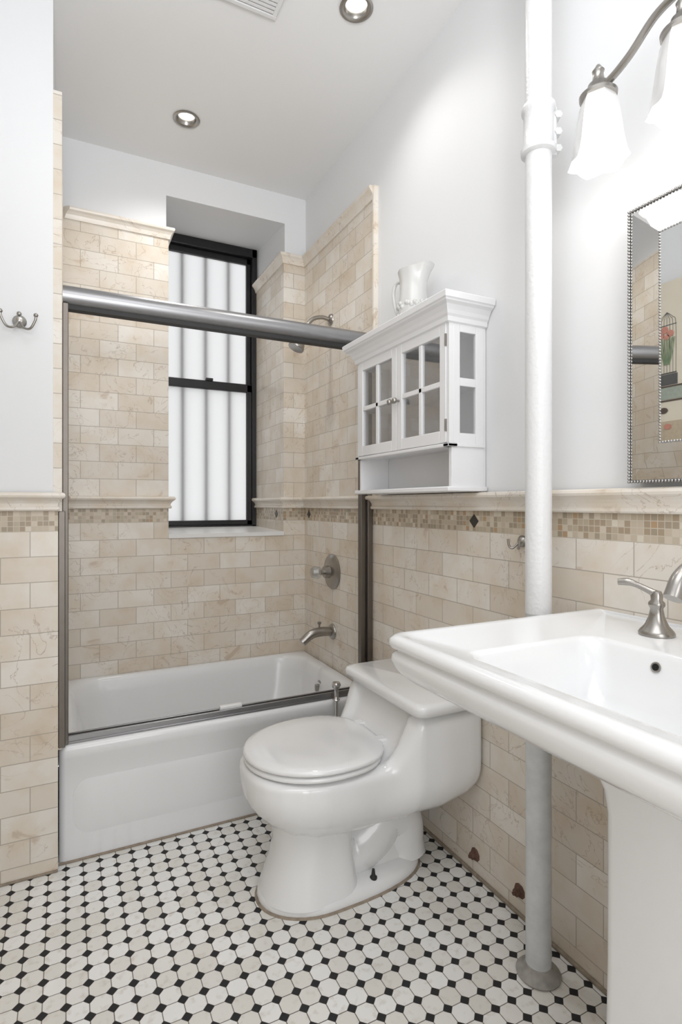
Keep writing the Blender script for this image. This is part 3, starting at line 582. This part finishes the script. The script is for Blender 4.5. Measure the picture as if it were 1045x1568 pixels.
# rusty pipe stubs
for i,(y,z) in enumerate(((1.32,0.062),(1.137,0.066))):
    Rr=empty('rusty_pipe_stub' if i==0 else 'rusty_pipe_stub.001',(XW,y,z))
    lathe('escutcheon',[(0,0),(0.020,0),(0.017,0.003),(0.011,0.005),(0.010,0.008),(0,0.008)],(XW-0.0005,y,z),(-1,0,0),'rust',Rr,n=9)
    lathe('cap_nut',[(0,0.008),(0.011,0.008),(0.011,0.016),(0.005,0.018),(0.005,0.024),(0,0.024)],(XW-0.0005,y,z),(-1,0,0),'rust',Rr,n=6)
# ---------------------------------------------------------------- art on left wall
A_=empty('canvas_painting',(XL,1.36,1.75))
M['canvas']=simple('painted_canvas',(0.80,0.73,0.60),0.7,noise=0.12,nscale=9)
for k,c in (('p_grey',(0.12,0.12,0.12)),('p_pink',(0.66,0.30,0.23)),('p_green',(0.25,0.33,0.20)),('p_teal',(0.42,0.47,0.40)),('p_brown',(0.12,0.09,0.07)),('p_yel',(0.62,0.52,0.38))): M[k]=simple(k,c,0.7,noise=0.3,nscale=60)
xq=XL+0.032
box('canvas',XL+0.001,xq,1.04,1.685,1.37,2.14,'canvas',A_,0.002)
def disc(bm,y,z,ry,rz,n=14,dx=0.0015):
    loftb(bm,[[(xq+d,y+ry*math.cos(2*math.pi*i/n),z+rz*math.sin(2*math.pi*i/n)) for i in range(n)] for d in (-0.001,dx)])
cy_=1.615
bm=bmesh.new()
for k in range(-3,4):
    yy=cy_+k*0.014; tube('',[(xq,yy,1.72),(xq,yy,1.94),(xq,cy_+k*0.009,1.975),(xq,cy_,2.0)],0.0012,None,bm=bm,n=5,k=4)
tube('',[(xq,cy_-0.045,1.72),(xq,cy_+0.045,1.72)],0.003,None,bm=bm,n=5,smooth_path=False); tube('',[(xq,cy_-0.045,1.94),(xq,cy_+0.045,1.94)],0.002,None,bm=bm,n=5,smooth_path=False)
addbox(bm,xq-0.001,xq+0.0015,cy_-0.05,cy_+0.05,1.665,1.715)
mk('birdcage',bm,'p_grey',A_)
bm=bmesh.new()
for y,z,r in ((0.01,1.92,.017),(-0.018,1.90,.015),(0.028,1.895,.014),(0.0,1.885,.013)): disc(bm,cy_+y,z,r,r,dx=0.003)
mk('flowers',bm,'p_pink',A_)
bm=bmesh.new()
for k in range(-3,4): tube('',[(xq+0.001,cy_+k*0.004,1.76),(xq+0.001,cy_+k*0.008,1.81),(xq+0.001,cy_+k*0.012,1.88)],0.003,None,bm=bm,n=5)
mk('stems',bm,'p_green',A_)
bm=bmesh.new(); addbox(bm,xq-0.001,xq+0.002,1.06,1.675,1.60,1.655); mk('shelf_band',bm,'p_teal',A_)
bm=bmesh.new(); addbox(bm,xq-0.001,xq+0.002,1.06,1.675,1.590,1.597); addbox(bm,xq-0.001,xq+0.003,1.06,1.675,1.655,1.662); disc(bm,1.63,1.55,0.02,0.014,dx=0.003); mk('shelf_edge',bm,'p_brown',A_)
bm=bmesh.new(); addbox(bm,xq-0.001,xq+0.002,1.06,1.675,1.41,1.50); mk('lower_band',bm,'p_yel',A_)
bm=bmesh.new(); disc(bm,1.61,1.475,0.018,0.013,dx=0.004); disc(bm,1.45,1.85,0.03,0.04); mk('blossoms',bm,'p_pink',A_)
# ---------------------------------------------------------------- lights and world
def area(name,loc,rot,sx,sy,e,col=(1,1,1)):
    ld=bpy.data.lights.new(name,'AREA'); ld.shape='RECTANGLE'; ld.size=sx; ld.size_y=sy; ld.energy=e; ld.color=col
    o=bpy.data.objects.new(name,ld); COL.objects.link(o); o.location=loc; o.rotation_euler=rot
area('overhead_fill_light',(0.25,0.15,2.66),(0,0,0),1.0,1.2,10.8,(0.985,0.99,1))  # added soft fill overhead, out of view; no fixture stands here
area('rear_fill_light',(0.15,-0.80,1.3),(math.radians(90),0,0),0.78,1.6,12,(0.985,0.99,1))  # unseen fill added in the doorway behind the camera
ld=bpy.data.lights.new('ceiling_fill_spot','SPOT'); ld.energy=78; ld.spot_size=math.radians(75); ld.spot_blend=1.0; ld.shadow_soft_size=0.25; ld.color=(0.985,0.99,1)  # added spot behind the camera, only brightens ceiling and upper walls
lo=bpy.data.objects.new('ceiling_fill_spot',ld); COL.objects.link(lo); lo.location=(0.05,-0.45,1.75)
lo.rotation_euler=(Vector((0.5,1.75,2.8))-lo.location).to_track_quat('-Z','Y').to_euler()
W=bpy.data.worlds.new('overcast_sky'); S.world=W; W.use_nodes=True
bg=W.node_tree.nodes['Background']; bg.inputs[0].default_value=(0.98,0.99,1,1); bg.inputs[1].default_value=1.1
# ---------------------------------------------------------------- camera
cd=bpy.data.cameras.new('camera'); cam=bpy.data.objects.new('camera',cd); COL.objects.link(cam)
cam.location=(0,0,1.12); cam.rotation_euler=(math.radians(90),0,math.radians(-26.4))
cd.sensor_fit='HORIZONTAL'; cd.sensor_width=36; cd.lens=849/1045*36; cd.shift_y=-12/1045; cd.clip_start=0.02
S.camera=cam
S.view_settings.view_transform='Standard'
